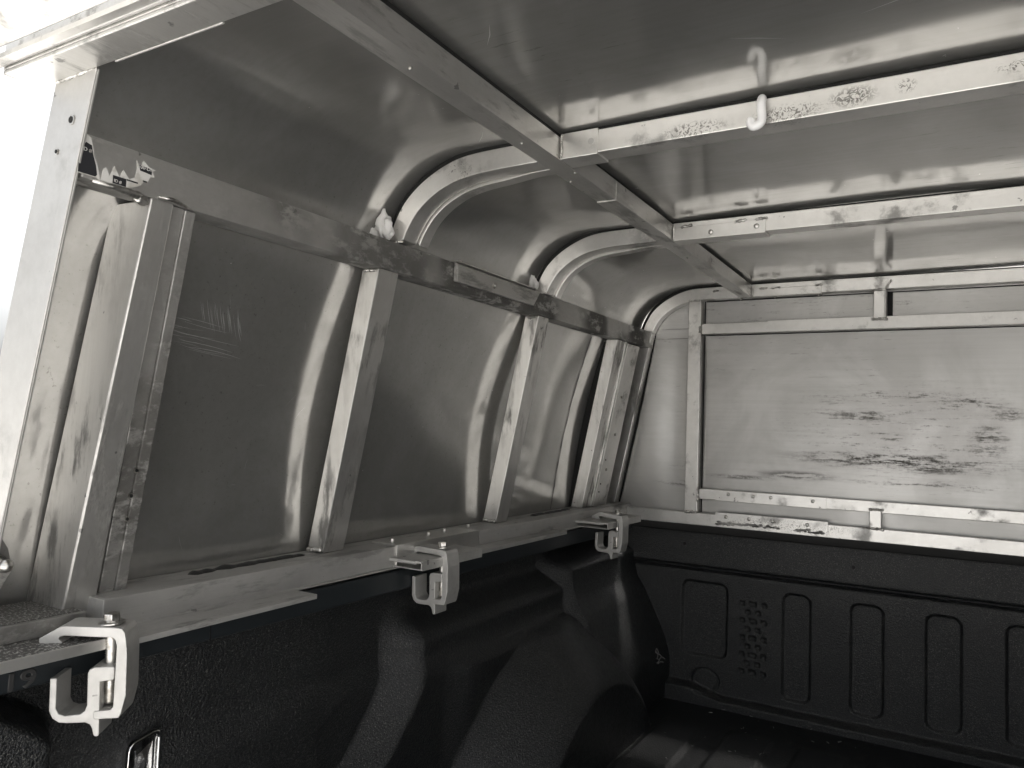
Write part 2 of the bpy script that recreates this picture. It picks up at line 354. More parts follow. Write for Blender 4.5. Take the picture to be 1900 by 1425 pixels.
# ribs
inner0 = cr([(-.694, .2585), (-.686, .275), (-.670, .297), (-.646, .316), (-.615, .330), (-.580, .337), (-.54, .3395), (-.472, .3405)], 6)
outer0 = cr([(-.720, .2585), (-.712, .283), (-.695, .312), (-.668, .336), (-.632, .355), (-.595, .3655), (-.545, .3685), (-.472, .3685)], 6)
RIBS = [(.85, .882, .0035, .0038), (1.29, 1.322, -.0005, -.0015), (1.876, 1.903, -.0045, -.004)]
def rib_part(name, y0, y1, dz, flip=False, bot=0):
    m = (lambda p: (mx(p[0]), p[1] + dz)) if flip else (lambda p: (p[0], p[1] + dz))
    a = [m(p) for p in inner0]; b = [m(p) for p in outer0]
    mb_ = MB().sweep(a, b, y0, y1)
    return build(name, mb_, 'bright', CN, .0012)
for k, (y0, y1, dz, dzs) in enumerate(RIBS):
    for fl in (False, True): rib_part('rib_corner', y0, y1, dz, fl)
    if k < 2:
        for fl in (False, True):
            m = (lambda p: (mx(p[0]), p[1])) if fl else (lambda p: p)
            a = []; 
            for i, p in enumerate(inner0):
                q = inner0[min(i + 1, len(inner0) - 1)]; r_ = inner0[max(i - 1, 0)]; tx, tz = q[0] - r_[0], q[1] - r_[1]; l_ = math.hypot(tx, tz)
                a.append((p[0] + tz / l_ * .0045, p[1] + dz - tx / l_ * .0045 * sst(-.49, -.56, p[0])))
            build('rib_lining', MB().sweep([m(p) for p in a], [m((p[0], p[1] + dz + .004)) for p in inner0], y1 + .0015, y1 + .022), 'bright', CN, .001)
    xa, xb = -.443, mx(-.443)
    build('roof_rib', MB().box(xa, xb, y0, y1, .3405 + dz, .3695 + dz), 'bright', CN, .0012)
    # black foam seal between rib and roof sheet
    zr = table(ZR, y0)
    fm = MB()
    for fl in (False, True):
        m = (lambda p: (mx(p[0]), p[1])) if fl else (lambda p: p)
        off = [(p[0], p[1] + dz + .0002) for p in outer0]
        gap = max(.0080, zr - (.3685 + dz) - .0008)
        up = []
        for i, p in enumerate(off):
            q = off[min(i + 1, len(off) - 1)]; r_ = off[max(i - 1, 0)]
            tx, tz = q[0] - r_[0], q[1] - r_[1]; l_ = math.hypot(tx, tz); up.append((p[0] - tz / l_ * gap, p[1] + tx / l_ * gap))
        fm.sweep([m(p) for p in off], [m(p) for p in up], y0 + .004, y1 - .004)
    fm.box(-.443, mx(-.443), y0 + .004, y1 - .004, .3697 + dz, zr - .0008)
    build('foam_and_gap_fill', fm, 'foam', CN)
# front rib runs down the corner as a post
build('corner_post', MB().hexa([w(1.876, -.19, -.026), w(1.876, -.19, .0), w(1.903, -.19, .0), w(1.903, -.19, -.026)],
      [(-.720, 1.876, .2535), (-.694, 1.876, .2535), (-.694, 1.903, .2535), (-.720, 1.903, .2535)]), 'post', CN, .0012)
# roof beams along the truck
for fl in (False, True):
    m = (lambda p: (mx(p[0]), p[1], p[2])) if fl else (lambda p: p)
    st = [(.3855, .341, .371), (.849, .341, .370), (1.3, .339, .3675), (1.875, .334, .3635)]
    mb = MB()
    for (ya, za, zb), (yb, zc, zd) in zip(st, st[1:]):
        mb.hexa([m((-.472, ya, za)), m((-.443, ya, za)), m((-.443, ya, zb)), m((-.472, ya, zb))], [m((-.472, yb, zc)), m((-.443, yb, zc)), m((-.443, yb, zd)), m((-.472, yb, zd))])
    build('roof_beam', mb, 'tube_y', CN)
    fm = MB()
    for (ya, _, zb), (yb, _, zd) in zip(st, st[1:]):
        za_, zb_ = table(ZR, ya) - .001, table(ZR, yb) - .001
        fm.hexa([m((-.468, ya, zb)), m((-.447, ya, zb)), m((-.447, ya, za_)), m((-.468, ya, za_))], [m((-.468, yb, zd)), m((-.447, yb, zd)), m((-.447, yb, zb_)), m((-.468, yb, zb_))])
    build('foam_and_gap_fill', fm, 'foam', CN)
    if not fl:
        # sleeve where two lengths of beam are joined
        mb = MB().box(-.4735, -.4418, 1.03, 1.20, .3386, .367); build('beam_sleeve', mb, 'tube_y', CN, .0008)
# splice sleeves and rivets on the ribs
def rivets(name, pts, axis, r, h, parent, mat='zinc'):
    for p in pts: build(name, MB().dome(p, axis, r, h), mat, parent)
mb = MB().box(-.4428, -.391, .848, .884, .3415, .3745); sA = build('rib_sleeve', mb, 'bright', CN, .0008)
build('rivet_hole', MB().cyl((-.400, .8485, .3585), (0, -1, 0), .0042, .0009, 20), 'shim', sA)
mb = MB().box(-.4428, -.283, 1.288, 1.324, .337, .360); sB = build('rib_sleeve', mb, 'bright', CN, .0008)
rivets('rivet', [(-.375, 1.288, .3465), (-.298, 1.288, .349)], (0, -1, 0), .0045, .002, sB)
mb = MB().box(-.4428, -.283, 1.874, 1.904, .334, .353); sC = build('rib_sleeve', mb, 'bright', CN, .0008)
mb = MB().box(-.536, -.4722, 1.874, 1.904, .3335, .353); sD = build('rib_sleeve', mb, 'bright', CN, .0008)
def weld(parent, pts, r=.003, seed=0, name='weld_bead'):
    mb_ = MB()
    P_ = [Vector(p) for p in pts]; L_ = sum((b - a).length for a, b in zip(P_, P_[1:])); k = max(2, int(L_ / (r * 1.1)))
    for i in range(k + 1):
        t = i / k * (len(P_) - 1); j = min(int(t), len(P_) - 2); p = P_[j].lerp(P_[j + 1], t - j)
        rr = r * random.uniform(.8, 1.15); j_ = lambda: random.uniform(-.25, .25) * r
        mb_.lump((p.x + j_(), p.y + j_(), p.z + j_()), rr, seed=seed + i, amp=.25)
    return build(name, mb_, 'weld', parent)
for cx_ in (-.418, -.325, -.290): weld(sB, [(cx_ - .008, 1.2875, .360), (cx_ + .008, 1.2875, .361)], .0028, int(cx_ * 100))
for cx_ in (-.415, -.385, -.290): weld(sC, [(cx_ - .007, 1.8735, .353), (cx_ + .007, 1.8735, .3535)], .0026, int(cx_ * 90))
for cx_ in (-.530, -.482): weld(sD, [(cx_ - .005, 1.8735, .353), (cx_ + .005, 1.8735, .3535)], .0026, int(cx_ * 80))
weld(sB, [(-.4405, 1.2865, .339), (-.4405, 1.2865, .362)], .0018, 5)
weld(sA, [(-.4405, .8465, .3435), (-.4405, .8465, .372)], .0016, 9)
weld(CN, [(-.4395, 1.8735, .336), (-.4395, 1.8735, .356)], .0018, 5)
for x_, y_, z_ in ((-.4575, .560, .3405), (-.457, .775, .3405), (-.4455, .897, .3405), (-.468, .93, .341), (-.4575, 1.42, .3375)):
    build('screw_tip', MB().dome((x_, y_, z_), (0, 0, -1), .0022, .003), 'weld', CN)
for x_, s_ in ((-.472, 3), (-.39, 4), (-.292, 8)):
    build('screw_tip', MB().dome((x_, 1.889, .334), (0, 0, -1), .003, .004), 'zinc', sC)

# upper side rails, lower side rails, posts, both sides
def rail_box(mb_, y0, y1, x0, x1, z0, z1, fl):
    return mb_.box(mx(x1) if fl else x0, mx(x0) if fl else x1, y0, y1, z0, z1)
for fl in (False, True):
    ww = wm if fl else w
    mb = rail_box(MB(), .3905, 1.905, -.733, -.70, .2155, .2575, fl); UR = build('upper_side_rail', mb, 'rail', CN, .0012)
    mb = MB()
    m = (lambda p: (mx(p[0]), p[1])) if fl else (lambda p: p)
    LRo = [(-.822, -.222), (-.7475, -.2245), (-.7475, -.2225), (-.752, -.2215), (-.752, -.191), (-.822, -.191)]
    mb.prism([m(p) for p in LRo], lambda p: (p[0], .47, p[1]), lambda p: (p[0], 1.905, p[1])); LR = build('lower_side_rail', mb, 'shim', CN, .0012)
    if not fl: URL, LRL = UR, LR
    for y0, y1 in ((.814, .857), (1.284, 1.326)):
        mb = MB().hexa([ww(y0, -.1905, -.031), ww(y0, -.1905, 0), ww(y1, -.1905, 0), ww(y1, -.1905, -.031)], [ww(y0, .2152, -.031), ww(y0, .2152, 0), ww(y1, .2152, 0), ww(y1, .2152, -.031)])
        P_ = build('side_post', mb, 'post', CN, .0014)
        fm = MB().hexa([ww(y0 + .012, -.19, -.0335), ww(y0 + .012, -.19, -.0312), ww(y1 - .006, -.19, -.0312), ww(y1 - .006, -.19, -.0335)],
                       [ww(y0 + .012, .215, -.0335), ww(y0 + .012, .215, -.0312), ww(y1 - .006, .215, -.0312), ww(y1 - .006, .215, -.0335)])
        if not fl:
            q0 = Vector(w(y0 - .001, -.187, -.026)); q1 = Vector(w(y0 - .001, -.187, -.004)); weld(P_, [q0, q1], .0038, int(y0 * 70))
            q0 = Vector(w(y0 - .001, .2125, -.024)); q1 = Vector(w(y0 - .001, .2125, -.006)); weld(P_, [q0, q1], .0024, int(y0 * 50))
# front-most side post: box tube with an angle strip screwed to it
def whex(mb_, y0, y1, d0, d1, z0, z1, mi=0):
    return mb_.hexa([w(y0, z0, d0), w(y0, z0, d1), w(y1, z0, d1), w(y1, z0, d0)], [w(y0, z1, d0), w(y0, z1, d1), w(y1, z1, d1), w(y1, z1, d0)], mi)
mb = MB(); whex(mb, 1.680, 1.742, -.031, -.002, -.1905, .2152); P4 = build('side_post', mb, 'post', CN, .0014)
mb = MB(); whex(mb, 1.726, 1.730, -.002, .0015, -.1905, .2152); whex(mb, 1.7425, 1.82, -.004, .000, -.1905, .212); whex(mb, 1.7425, 1.7465, -.02, -.004, -.19, .212)
whex(mb, 1.816, 1.8195, -.02, -.0045, -.19, .212)
build('foam_and_gap_fill', whex(MB(), 1.683, 1.74, -.056, -.0313, -.19, .21), 'foam', CN)  # black filler added to make the gap behind the post dark
A4 = build('post_angle', mb, 'bright', P4, .0006)
for z_, y_ in ((.171, 1.785), (.081, 1.772), (-.012, 1.782), (-.100, 1.772)):
    p = w(y_, z_, .000); build('screw', MB().cyl(p, (1, 0, .2), .0048, .0008, 16).dome((p[0] + .0009, p[1], p[2]), (1, 0, .2), .0034, .003), 'zinc', P4)
for z_ in (-.135, -.155, -.075):
    p = w(1.757, z_, .000); build('screw_hole', MB().cyl(p, (1, 0, .2), .0028, .0006, 12), 'hole', P4)
# rearmost side post: deep channel overlapping the rails, with a flat strip screwed on
mb = MB().hexa([w(.4435, -.222, -.060), w(.4435, -.222, .009), w(.478, -.212, .009), w(.478, -.212, -.060)], [w(.458, .2148, -.057), w(.458, .2148, .009), w(.484, .2148, .009), w(.484, .2148, -.057)]); P1 = build('rear_side_post', mb, 'post', CN, .0018)
build('foam_and_gap_fill', whex(MB(), .463, .483, -.078, -.0573, -.2, .205), 'foam', CN)  # black strip added to give a dark slit beside the rear post
mb = MB(); whex(mb, .4845, .5005, -.004, .002, -.2, .2148); whex(mb, .501, .5135, -.004, .004, -.205, .214); A1 = build('post_angle', mb, 'rail', P1, .0008)
for z_, y_ in ((-.061, .4995), (-.088, .4985), (-.113, .499)):
    p = w(y_, z_, .004); build('screw_hole', MB().cyl(p, (1, 0, .2), .0028, .0012, 14).cyl((p[0] + .0012, p[1], p[2]), (1, 0, .2), .0018, .0004, 12, 1), ['zinc', 'hole'], P1)
# splice plate on the upper rail, with rivets
mb = MB(); mb.hexa([(-.6985, .985, .227), (-.690, .985, .226), (-.690, 1.235, .226), (-.6985, 1.235, .227)], [(-.6985, .985, .2585), (-.690, .985, .2535), (-.690, 1.258, .2535), (-.6985, 1.258, .2585)])
mb.box(-.72, -.692, .985, 1.255, .2585, .2605)
sp = build('splice_plate', mb, 'tube_y', URL, .0008)
build('rivet', MB().cyl((-.690, 1.095, .239), (1, 0, 0), .0058, .0008, 20).dome((-.6892, 1.095, .239), (1, 0, 0), .004, .0035), 'zinc', sp)
for y_ in (1.0, 1.075, 1.155, 1.225): build('rivet', MB().dome((-.698, y_, .2605), (0, 0, 1), .004, .003), 'weld', sp)
# sleeve with hex screws on the lower rail
mb = MB().box(-.800, -.7485, .935, 1.165, -.2245, -.1885); sl_ = build('rail_sleeve', mb, 'tube_y', LRL, .0010)
for x_, y_ in ((-.773, .952), (-.774, 1.048), (-.781, 1.104), (-.783, 1.181)):
    build('hex_screw', MB().cyl((x_, y_, -.1885), (0, 0, 1), .0052, .001, 20).cyl((x_, y_, -.1875), (0, 0, 1), .0036, .0045, 6), 'zinc', sl_, .0004)
# black bitumen smears along the rail
for (ya, yb, sd_) in ((.60, .795, 1), (1.445, 1.64, 2)):
    path = []; rad = []
    for i in range(60):
        t = i / 59; y = lerp(ya, yb, t); path.append((-.7985 + .003 * noise.noise(Vector((y * 30, sd_, 0))), y, -.1920))
        rad.append((.0068 + .0034 * noise.noise(Vector((y * 60, sd_ * 5, 0)))) * (sst(0, .05, t) * sst(1, .92, t) + .1))
    mb = MB().tube(path, rad, 10); mb.v = [(p[0], p[1], -.192 + (p[2] + .192) * .55) for p in mb.v]
    build('bitumen_smear', mb, 'tar', LRL)
# bent bottom flanges and shims
build('rail_flange', MB().box(-.80, -.7095, .34, .466, -.2262, -.2178), 'dusty', LRL, .001)
build('rail_flange_edge', MB().box(-.7095, -.7075, .34, .4665, -.2275, -.2170), 'bright', LRL, .0006)
build('rail_upstand', MB().prism([(-.84, -.2178), (-.760, -.2178), (-.757, -.2005), (-.84, -.2005)], lambda p: (p[0], .30, p[1]), lambda p: (p[0], .4565, p[1])), 'rail', LRL, .001)
build('dirt_film', MB().box(-.84, -.762, .302, .455, -.2003, -.1998), 'dusty', LRL)
build('shim_plate', MB().hexa([(-.752, .4675, -.2285), (-.7035, .4675, -.2285), (-.7085, .7275, -.2285), (-.752, .7275, -.2285)], [(-.752, .4675, -.2225), (-.7035, .4675, -.2225), (-.7085, .7275, -.2225), (-.752, .7275, -.2225)]), 'shim', LRL, .0006)
def channel_plate(y0, y1, x1):
    mb_ = MB().box(-.775, x1, y0, y1, -.2100, -.2065); mb_.box(x1 - .002, x1, y0 + .003, y1, -.2195, -.2102); mb_.box(-.757, x1, y0 + .006, y1, -.2215, -.2197)
    mb_.tube([(-.775, y0, -.2092), (x1 - .008, y0, -.2092)], .0032, 8)
    return build('clamp_plate', mb_, 'cast', LRL, .0006)
channel_plate(.925, 1.095, -.695); channel_plate(1.575, 1.78, -.675)
build('shim_strip', MB().box(-.752, -.722, 1.097, 1.47, -.2245, -.2165), 'shim', LRL, .0006)
# crumpled silicone lumps at the feet of the ribs
def blob(parent, c, s, seed):
    mb_ = MB(); mb_.lump((c[0], c[1], c[2]), .012 * s, (.55, .7, 1.5), seed, .8); mb_.lump((c[0] - .009 * s, c[1] - .004, c[2] - .012 * s), .009 * s, (.6, .9, 1.3), seed + 3, .7)
    mb_.lump((c[0] + .008 * s, c[1] - .003, c[2] - .004 * s), .008 * s, (.8, .8, 1.6), seed + 5, .7)
    return build('sealant_lump', mb_, 'silicone', parent)
blob(CN, (-.722, .840, .2820), 1.25, 2); blob(CN, (-.722, 1.284, .275), .95, 6)
weld(CN, [(-.7205, .8492, .2595), (-.695, .8492, .2595)], .0022, 33); weld(CN, [(-.715, 1.2892, .2595), (-.695, 1.2892, .2595)], .002, 35); weld(CN, [(-.712, 1.875, .2575), (-.695, 1.875, .2575)], .002, 36)
# panel seam on the side sheet near the front
mb = MB(); v = []
for i in range(40):
    z = lerp(-.19, .212, i / 39); y = 1.585 + .02 * (i / 39) + .0025 * noise.noise(Vector((z * 25, 0, 0))); wv = .0012 + .0012 * noise.noise(Vector((z * 40, 3, 0)))
    for q in (-1, 1): v.append((PW(z) + skin_d(z, 1.59) + skin_k(PW(z) + skin_d(z, 1.59), y, z) + .0012, y + q * max(.0012, wv * 1.5), z))
mb.add(v, [(2 * i, 2 * i + 1, 2 * i + 3, 2 * i + 2) for i in range(39)])
build('panel_seam', mb, 'tar', CN)

# front frame
FY0, FY1 = 1.880, 1.902
FR = build('front_bottom_rail', MB().box(-.788, mx(-.788), FY0, FY1, -.2285, -.1985), 'bright', CN, .0012)
FP = build('front_post', MB().box(-.599, -.567, FY0 - .002, FY1, -.1983, .3325), 'bright', CN, .0012)
FPm = build('front_post', MB().box(mx(-.567), mx(-.599), FY0 - .002, FY1, -.1983, .3325), 'bright', CN, .0012)
WL = build('window_rail', MB().box(-.5665, mx(-.5665), FY0 + .003, FY1, -.1635, -.1385), 'bright', CN, .0010)
WU = build('window_rail', MB().box(-.5665, mx(-.5665), FY0 + .003, FY1, .2475, .2735), 'bright', CN, .0010)
build('window_rail_lip', MB().box(-.405, mx(-.405), FY0 + .001, FY0 + .0028, .249, .275), 'bright', WU, .0004)
build('splice_plate', MB().box(-.522, -.268, FY0 + .0005, FY0 + .0028, -.1640, -.1385), 'bright', WL, .0004)
rivets('rivet', [(-.491, FY0, -.1475), (-.432, FY0, -.148), (-.391, FY0, -.1475), (-.297, FY0, -.1485)], (0, -1, 0), .0043, .0022, WL)
sq = build('splice_plate', MB().box(-.521, -.263, FY0 - .0025, FY0 - .0002, -.2275, -.1925), 'bright', FR, .0004)
rivets('rivet', [(-.495, FY0 - .0025, -.202), (-.440, FY0 - .0025, -.2025), (-.385, FY0 - .0025, -.203), (-.308, FY0 - .0025, -.2035)], (0, -1, 0), .0045, .0022, FR)
for x0, x1 in ((-.515, -.37), (-.335, -.27)):
    mb = MB(); x = x0
    while x < x1:
        mb.lump((x, FY0 - .003, -.2175 + random.uniform(-.0035, .003)), random.uniform(.0018, .0036), (1.5, .45, .8), int(x * 999), .5); x += .0033
    build('rough_weld', mb, 'rail', sq)
for x_ in (-.583,):
    weld(FP, [(x_ - .014, FY0 - .003, -.1975), (x_ + .013, FY0 - .003, -.1975)], .0034, 3)
    weld(FP, [(-.566, FY0 - .001, -.168), (-.566, FY0 - .001, -.136)], .0034, 4); weld(FP, [(-.569, FY0 - .003, .252), (-.569, FY0 - .003, .264)], .003, 6)
    weld(FP, [(x_ - .013, FY0 - .003, .3325), (x_ + .014, FY0 - .003, .3325)], .003, 8)
B1 = build('upper_bracket', MB().box(-.173, -.150, FY0 - .004, FY0, .2685, .3345).box(-.150, -.147, FY0 - .004, 1.900, .2685, .3345), 'bright', CN, .0012)
weld(B1, [(-.172, FY0 - .004, .3345), (-.150, FY0 - .004, .3345)], .0028, 12); weld(B1, [(-.174, FY0 - .004, .268), (-.146, FY0 - .004, .268)], .0034, 13); weld(B1, [(-.148, FY0 - .004, .338), (-.138, FY0 - .004, .353)], .003, 14)
build('bracket_slot', MB().box(-.1465, -.136, 1.9005, 1.9025, .2745, .3335), 'hole', B1)
B2 = build('lower_bracket', MB().box(-.178, -.154, FY0 - .004, FY0, -.1985, -.1575), 'bright', CN, .0012)
weld(B2, [(-.178, FY0 - .004, -.157), (-.152, FY0 - .004, -.157)], .003, 15); weld(B2, [(-.180, FY0 - .004, -.1985), (-.152, FY0 - .004, -.1985)], .003, 16)
# flat black strips drawn along the gaps where the front sheet stands off its frame
mb = MB(); mb.box(-.565, -.562, 1.9025, 1.9035, -.1983, .333); mb.box(-.56, mx(-.56), 1.9015, 1.9033, .2445, .2468); mb.box(-.56, mx(-.56), 1.9015, 1.9033, .3312, .3335)
v = []
for i in range(30):
    t = i / 29; z = lerp(-.05, .33, t); q = .006 * math.sin(math.pi * t) ** 1.3; v += [(-.5995 - q, 1.9022, z), (-.5993, 1.9022, z)]
mb.add(v, [(2 * i, 2 * i + 1, 2 * i + 3, 2 * i + 2) for i in range(29)])
v = []
for i in range(50):
    t = i / 49; z = lerp(-.19, .25, t); q = .0045 + .003 * math.sin(math.pi * t) + .0012 * noise.noise(Vector((z * 30, 1, 0)))
    v += [(PW(z) + .0008, 1.9022, z), (PW(z) + .0008 + q, 1.9022, z)]
mb.add(v, [(2 * i, 2 * i + 1, 2 * i + 3, 2 * i + 2) for i in range(49)])
build('dark_gap_line', mb, 'foam', CN)
# seams in the front sheet left of the post
build('front_seam', MB().box(-.700, -.600, 1.9008, 1.9016, .2395, .2405).box(-.695, -.600, 1.9008, 1.9016, .2645, .2655), 'rail', CN)

# ------------------------------------------------------------------ rear frame of the canopy
def jx(z): return -.677 + (z - .3136) * .256
jb = MB(); z0, z1 = -.226, .3118
jb.hexa([(jx(z0) - .0695, .386, z0), (jx(z0), .386, z0), (jx(z0), .3885, z0), (jx(z0) - .0695, .3885, z0)], [(jx(z1) - .0695, .386, z1), (jx(z1), .386, z1), (jx(z1), .3885, z1), (jx(z1) - .0695, .3885, z1)])
jb.hexa([(jx(z0) - .017, .3845, z0), (jx(z0), .3845, z0), (jx(z0), .386, z0), (jx(z0) - .017, .386, z0)], [(jx(z1) - .017, .3845, z1), (jx(z1), .3845, z1), (jx(z1), .386, z1), (jx(z1) - .017, .386, z1)])
JB = build('rear_door_jamb', jb, 'jamb', CN, .0012)
jm = MB(); jm.v = [(mx(p[0]), p[1], p[2]) for p in jb.v]; jm.f = jb.f; jm.mi = jb.mi; jm.sm = jb.sm; build('rear_door_jamb', jm, 'jamb', CN, .0012)
for x_, z_, r_ in ((-.7146, .2702, .0048), (-.7358, .2432, .0029)):
    build('screw_hole', MB().cyl((x_, .3858, z_), (0, -1, 0), r_, .0008, 20).cyl((x_, .385, z_), (0, -1, 0), r_ * .68, .0004, 18, 1), ['zinc', 'hole'], JB)
hd = MB().box(-.775, mx(-.775), .353, .385, .3120, .3160); hd.box(-.775, mx(-.775), .3812, .385, .3160, .378); hd.box(-.775, mx(-.775), .353, .3568, .3160, .345)
HD = build('rear_header', hd, 'tube_y', CN, .001)
build('header_trim', MB().box(-.651, -.507, .3852, .3874, .3117, .3148), 'bright', HD, .0006)
build('header_lip', MB().tube([(-.781, .3492, .3209), (mx(-.781), .3492, .3209)], .0039, 10).box(-.781, mx(-.781), .340, .349, .3176, .3222), 'bright', HD)
weld(JB, [(jx(.311) - .068, .3855, .3118), (jx(.311), .3855, .3118)], .0014, 41)
# paper sticker remains on the rail
ST = thing('torn_sticker', (-.6995, .40, .219), 'torn black and white paper sticker on the rail beside the rear jamb', 'sticker')
def rp(y, z, o_=.0): return (-.6995 + o_, y, z)
def patch(name, pts, mat, o_, parent):
    mb_ = MB(); mb_.prism(pts, lambda p: (-.6999, p[0], p[1]), lambda p: (-.6999 + o_, p[0], p[1])); return build(name, mb_, mat, parent)
jag = lambda a, b, k, amp: [(lerp(a[0], b[0], i / k) + (amp if i % 2 else -amp) * .35, lerp(a[1], b[1], i / k) + (amp if i % 2 else -amp) * random.uniform(.6, 1.2)) for i in range(1, k)]
patch('paper', [(.386, .2185), (.386, .2565)] + [(.391, .2572), (.3965, .2545), (.399, .246), (.4005, .238)] + [(.4035, .232), (.406, .2235), (.4075, .2165), (.4045, .219)], 'paper', .0005, ST)
a_ = [(.4075, .2175), (.410, .2295), (.4125, .2315)] + [(.4165, .2240), (.4205, .2355), (.4260, .2262), (.4295, .2345), (.4360, .2270), (.4420, .2305), (.4435, .2395), (.4425, .2480), (.4475, .2420), (.4500, .2500), (.4565, .2450), (.4640, .2445), (.4600, .2420), (.4625, .2365), (.4580, .2360), (.4560, .2305), (.4520, .2300), (.4480, .2240), (.4390, .2195), (.4320, .2175)]
patch('paper', a_, 'paper', .0005, ST)
patch('ink_block', [(.3862, .2195), (.3862, .2450), (.3895, .2450), (.392, .2490), (.3975, .2475), (.399, .2400), (.4025, .2300), (.4040, .2215), (.4025, .2195)], 'ink', .0008, ST)
patch('ink_block', [(.4195, .2185), (.4195, .2262), (.4330, .2262), (.4330, .2185)], 'ink', .0008, ST)
patch('ink_block', [(.4335, .2250), (.4335, .2264), (.4450, .2264), (.4450, .2250)], 'ink', .0008, ST)
patch('ink_block', [(.4465, .2390), (.4455, .2445), (.4590, .2435), (.4590, .2380)], 'ink', .0008, ST)
patch('ink_block', [(.4500, .2290), (.4500, .2302), (.4545, .2302), (.4545, .2290)], 'ink', .0008, ST)
def text(name, s, size, mat, M4, parent, ext=.0002, bev=0):
    cu = bpy.data.curves.new(name, 'FONT'); cu.body = s; cu.size = size; cu.extrude = ext; cu.bevel_depth = bev; cu.align_x = 'LEFT'
    t = bpy.data.objects.new(name + '_tmp', cu); COL.objects.link(t)
    dg = bpy.context.evaluated_depsgraph_get(); me = bpy.data.meshes.new_from_object(t.evaluated_get(dg)); COL.objects.unlink(t); bpy.data.objects.remove(t)
    me.transform(M4); me.materials.clear(); me.materials.append(M[mat])
    o = bpy.data.objects.new(name, me); COL.objects.link(o); o.parent = parent; o.location = -WPOS[parent.name]; WPOS[o.name] = Vector((0, 0, 0)); return o
def MX(x, y, z): return Matrix.Translation((x, y, z)) @ Matrix(((0, 0, 1, 0), (1, 0, 0, 0), (0, 1, 0, 0), (0, 0, 0, 1)))
text('printed_text', 'ID #', .0050, 'paper', MX(-.6990, .3885, .2405), ST)
text('printed_text', 'ID #', .0042, 'paper', MX(-.6990, .4205, .2200), ST)
text('printed_text', '00-DF', .0052, 'paper', MX(-.6990, .4465, .2412), ST)
# sealant streaks under the rail end
mb = MB(); mb.tube([(-.6995, .40, .2150), (-.6985, .42, .2145), (-.6985, .445, .2135), (-.700, .455, .2125)], [.002, .003, .0045, .002], 8)
mb.lump((-.700, .450, .2105), .006, (.7, 1.4, .8), 3, .5); build('sealant_bead', mb, 'weld', CN)
mb = MB().tube([(-.699, .468, .2185), (-.698, .482, .2195), (-.698, .498, .2165), (-.700, .505, .2150)], [.001, .0022, .0018, .001], 8); build('sealant_bead', mb, 'weld', CN)
# gas strut ball stud on its bracket by the jamb
BS = build('strut_bracket', MB().prism([(.33, -.10), (.385, -.116), (.397, -.135), (.402, -.156), (.37, -.215), (.33, -.215)], lambda p: (-.800, p[0], p[1]), lambda p: (-.7945, p[0], p[1])), 'rail', CN, .0008)
b0 = Vector((-.7945, .386, -.148))
mb = MB().tube([b0, b0 + Vector((.004, 0, 0))], .0085, 16, 0, False).tube([b0 + Vector((.004, 0, 0)), b0 + Vector((.010, 0, 0)), b0 + Vector((.014, 0, 0))], [.0062, .006, .004], 14)
for i in range(1): mb.lump(b0 + Vector((.0195, 0, 0)), .0063, (1, 1, 1), 1, .0)
build('ball_stud', mb, 'zinc', BS)

# ================================================================== opened rear hatch
HT = thing('rear_hatch', (XC, .345, .325), 'raised pale aluminium rear hatch hinged above the header', 'hatch')
ta = math.tan(R(17))
def hp(x, v, o_=0): return (x, .3385 - v, .3255 + v * ta + o_)
def hslab(x0, x1, v0, v1, o0, o1): return MB().hexa([hp(x0, v0, o0), hp(x1, v0, o0), hp(x1, v1, o0), hp(x0, v1, o0)], [hp(x0, v0, o1), hp(x1, v0, o1), hp(x1, v1, o1), hp(x0, v1, o1)])
hx = -.777
build('hatch_rail', hslab(hx, mx(hx), .0, .062, 0, .022), 'bright', HT, .0015)
build('hatch_rail', hslab(hx, mx(hx), .50, .55, 0, .022), 'bright', HT, .0015)
build('hatch_stile', hslab(hx, hx + .052, .0625, .4995, 0, .022), 'bright', HT, .0015)
build('hatch_stile', hslab(mx(hx) - .052, mx(hx), .0625, .4995, 0, .022), 'bright', HT, .0015)
build('hatch_panel', hslab(hx + .005, mx(hx) - .005, .005, .545, .0225, .0245), 'bright', HT)
weld(HT, [hp(hx + .052, .058, -.001), hp(hx + .070, .066, -.001)], .004, 61); weld(HT, [hp(hx + .0, .064, -.001), hp(hx + .05, .064, -.001)], .003, 62)

# ================================================================== pickup bed
BD = thing('pickup_bed', (XC, 1.15, -.68), 'black pickup bed sprayed with coarse textured liner under the canopy', 'truck bed')
def side_x(y, z):
    x = -.812
    x += .074 * (1 - sst(.415, .458, y + .06 * sst(-.32, -.262, z)))          # rounded rear pillar
    yb = .992 - .17 * sst(-.385, -.64, z) - .20 * sst(-.50, -.72, z)
    h = .050 * lin(yb - .018, yb + .042, y) * sst(-.300, -.365, z)                    # shallow arch flange
    h += .016 * sst(1.07, 1.16, y) * sst(-.400, -.425, z)
    r = math.hypot(y - 1.45, z + .81)
    h = max(h, h + .125 * lin(.415, .290, r) * (1 - sst(1.72, 1.80, y)))        # wheel housing
    h = max(h, lerp(.062, .155, sst(-.32, -.60, z)) * lin(1.49, 1.565, y) * sst(-.275, -.32, z))  # front corner column
    x += h
    x += .010 * sst(.50, .56, y) * sst(-.375, -.42, z)
    x += .0025 * noise.noise(Vector((y * 7, z * 7, 0)))
    return x
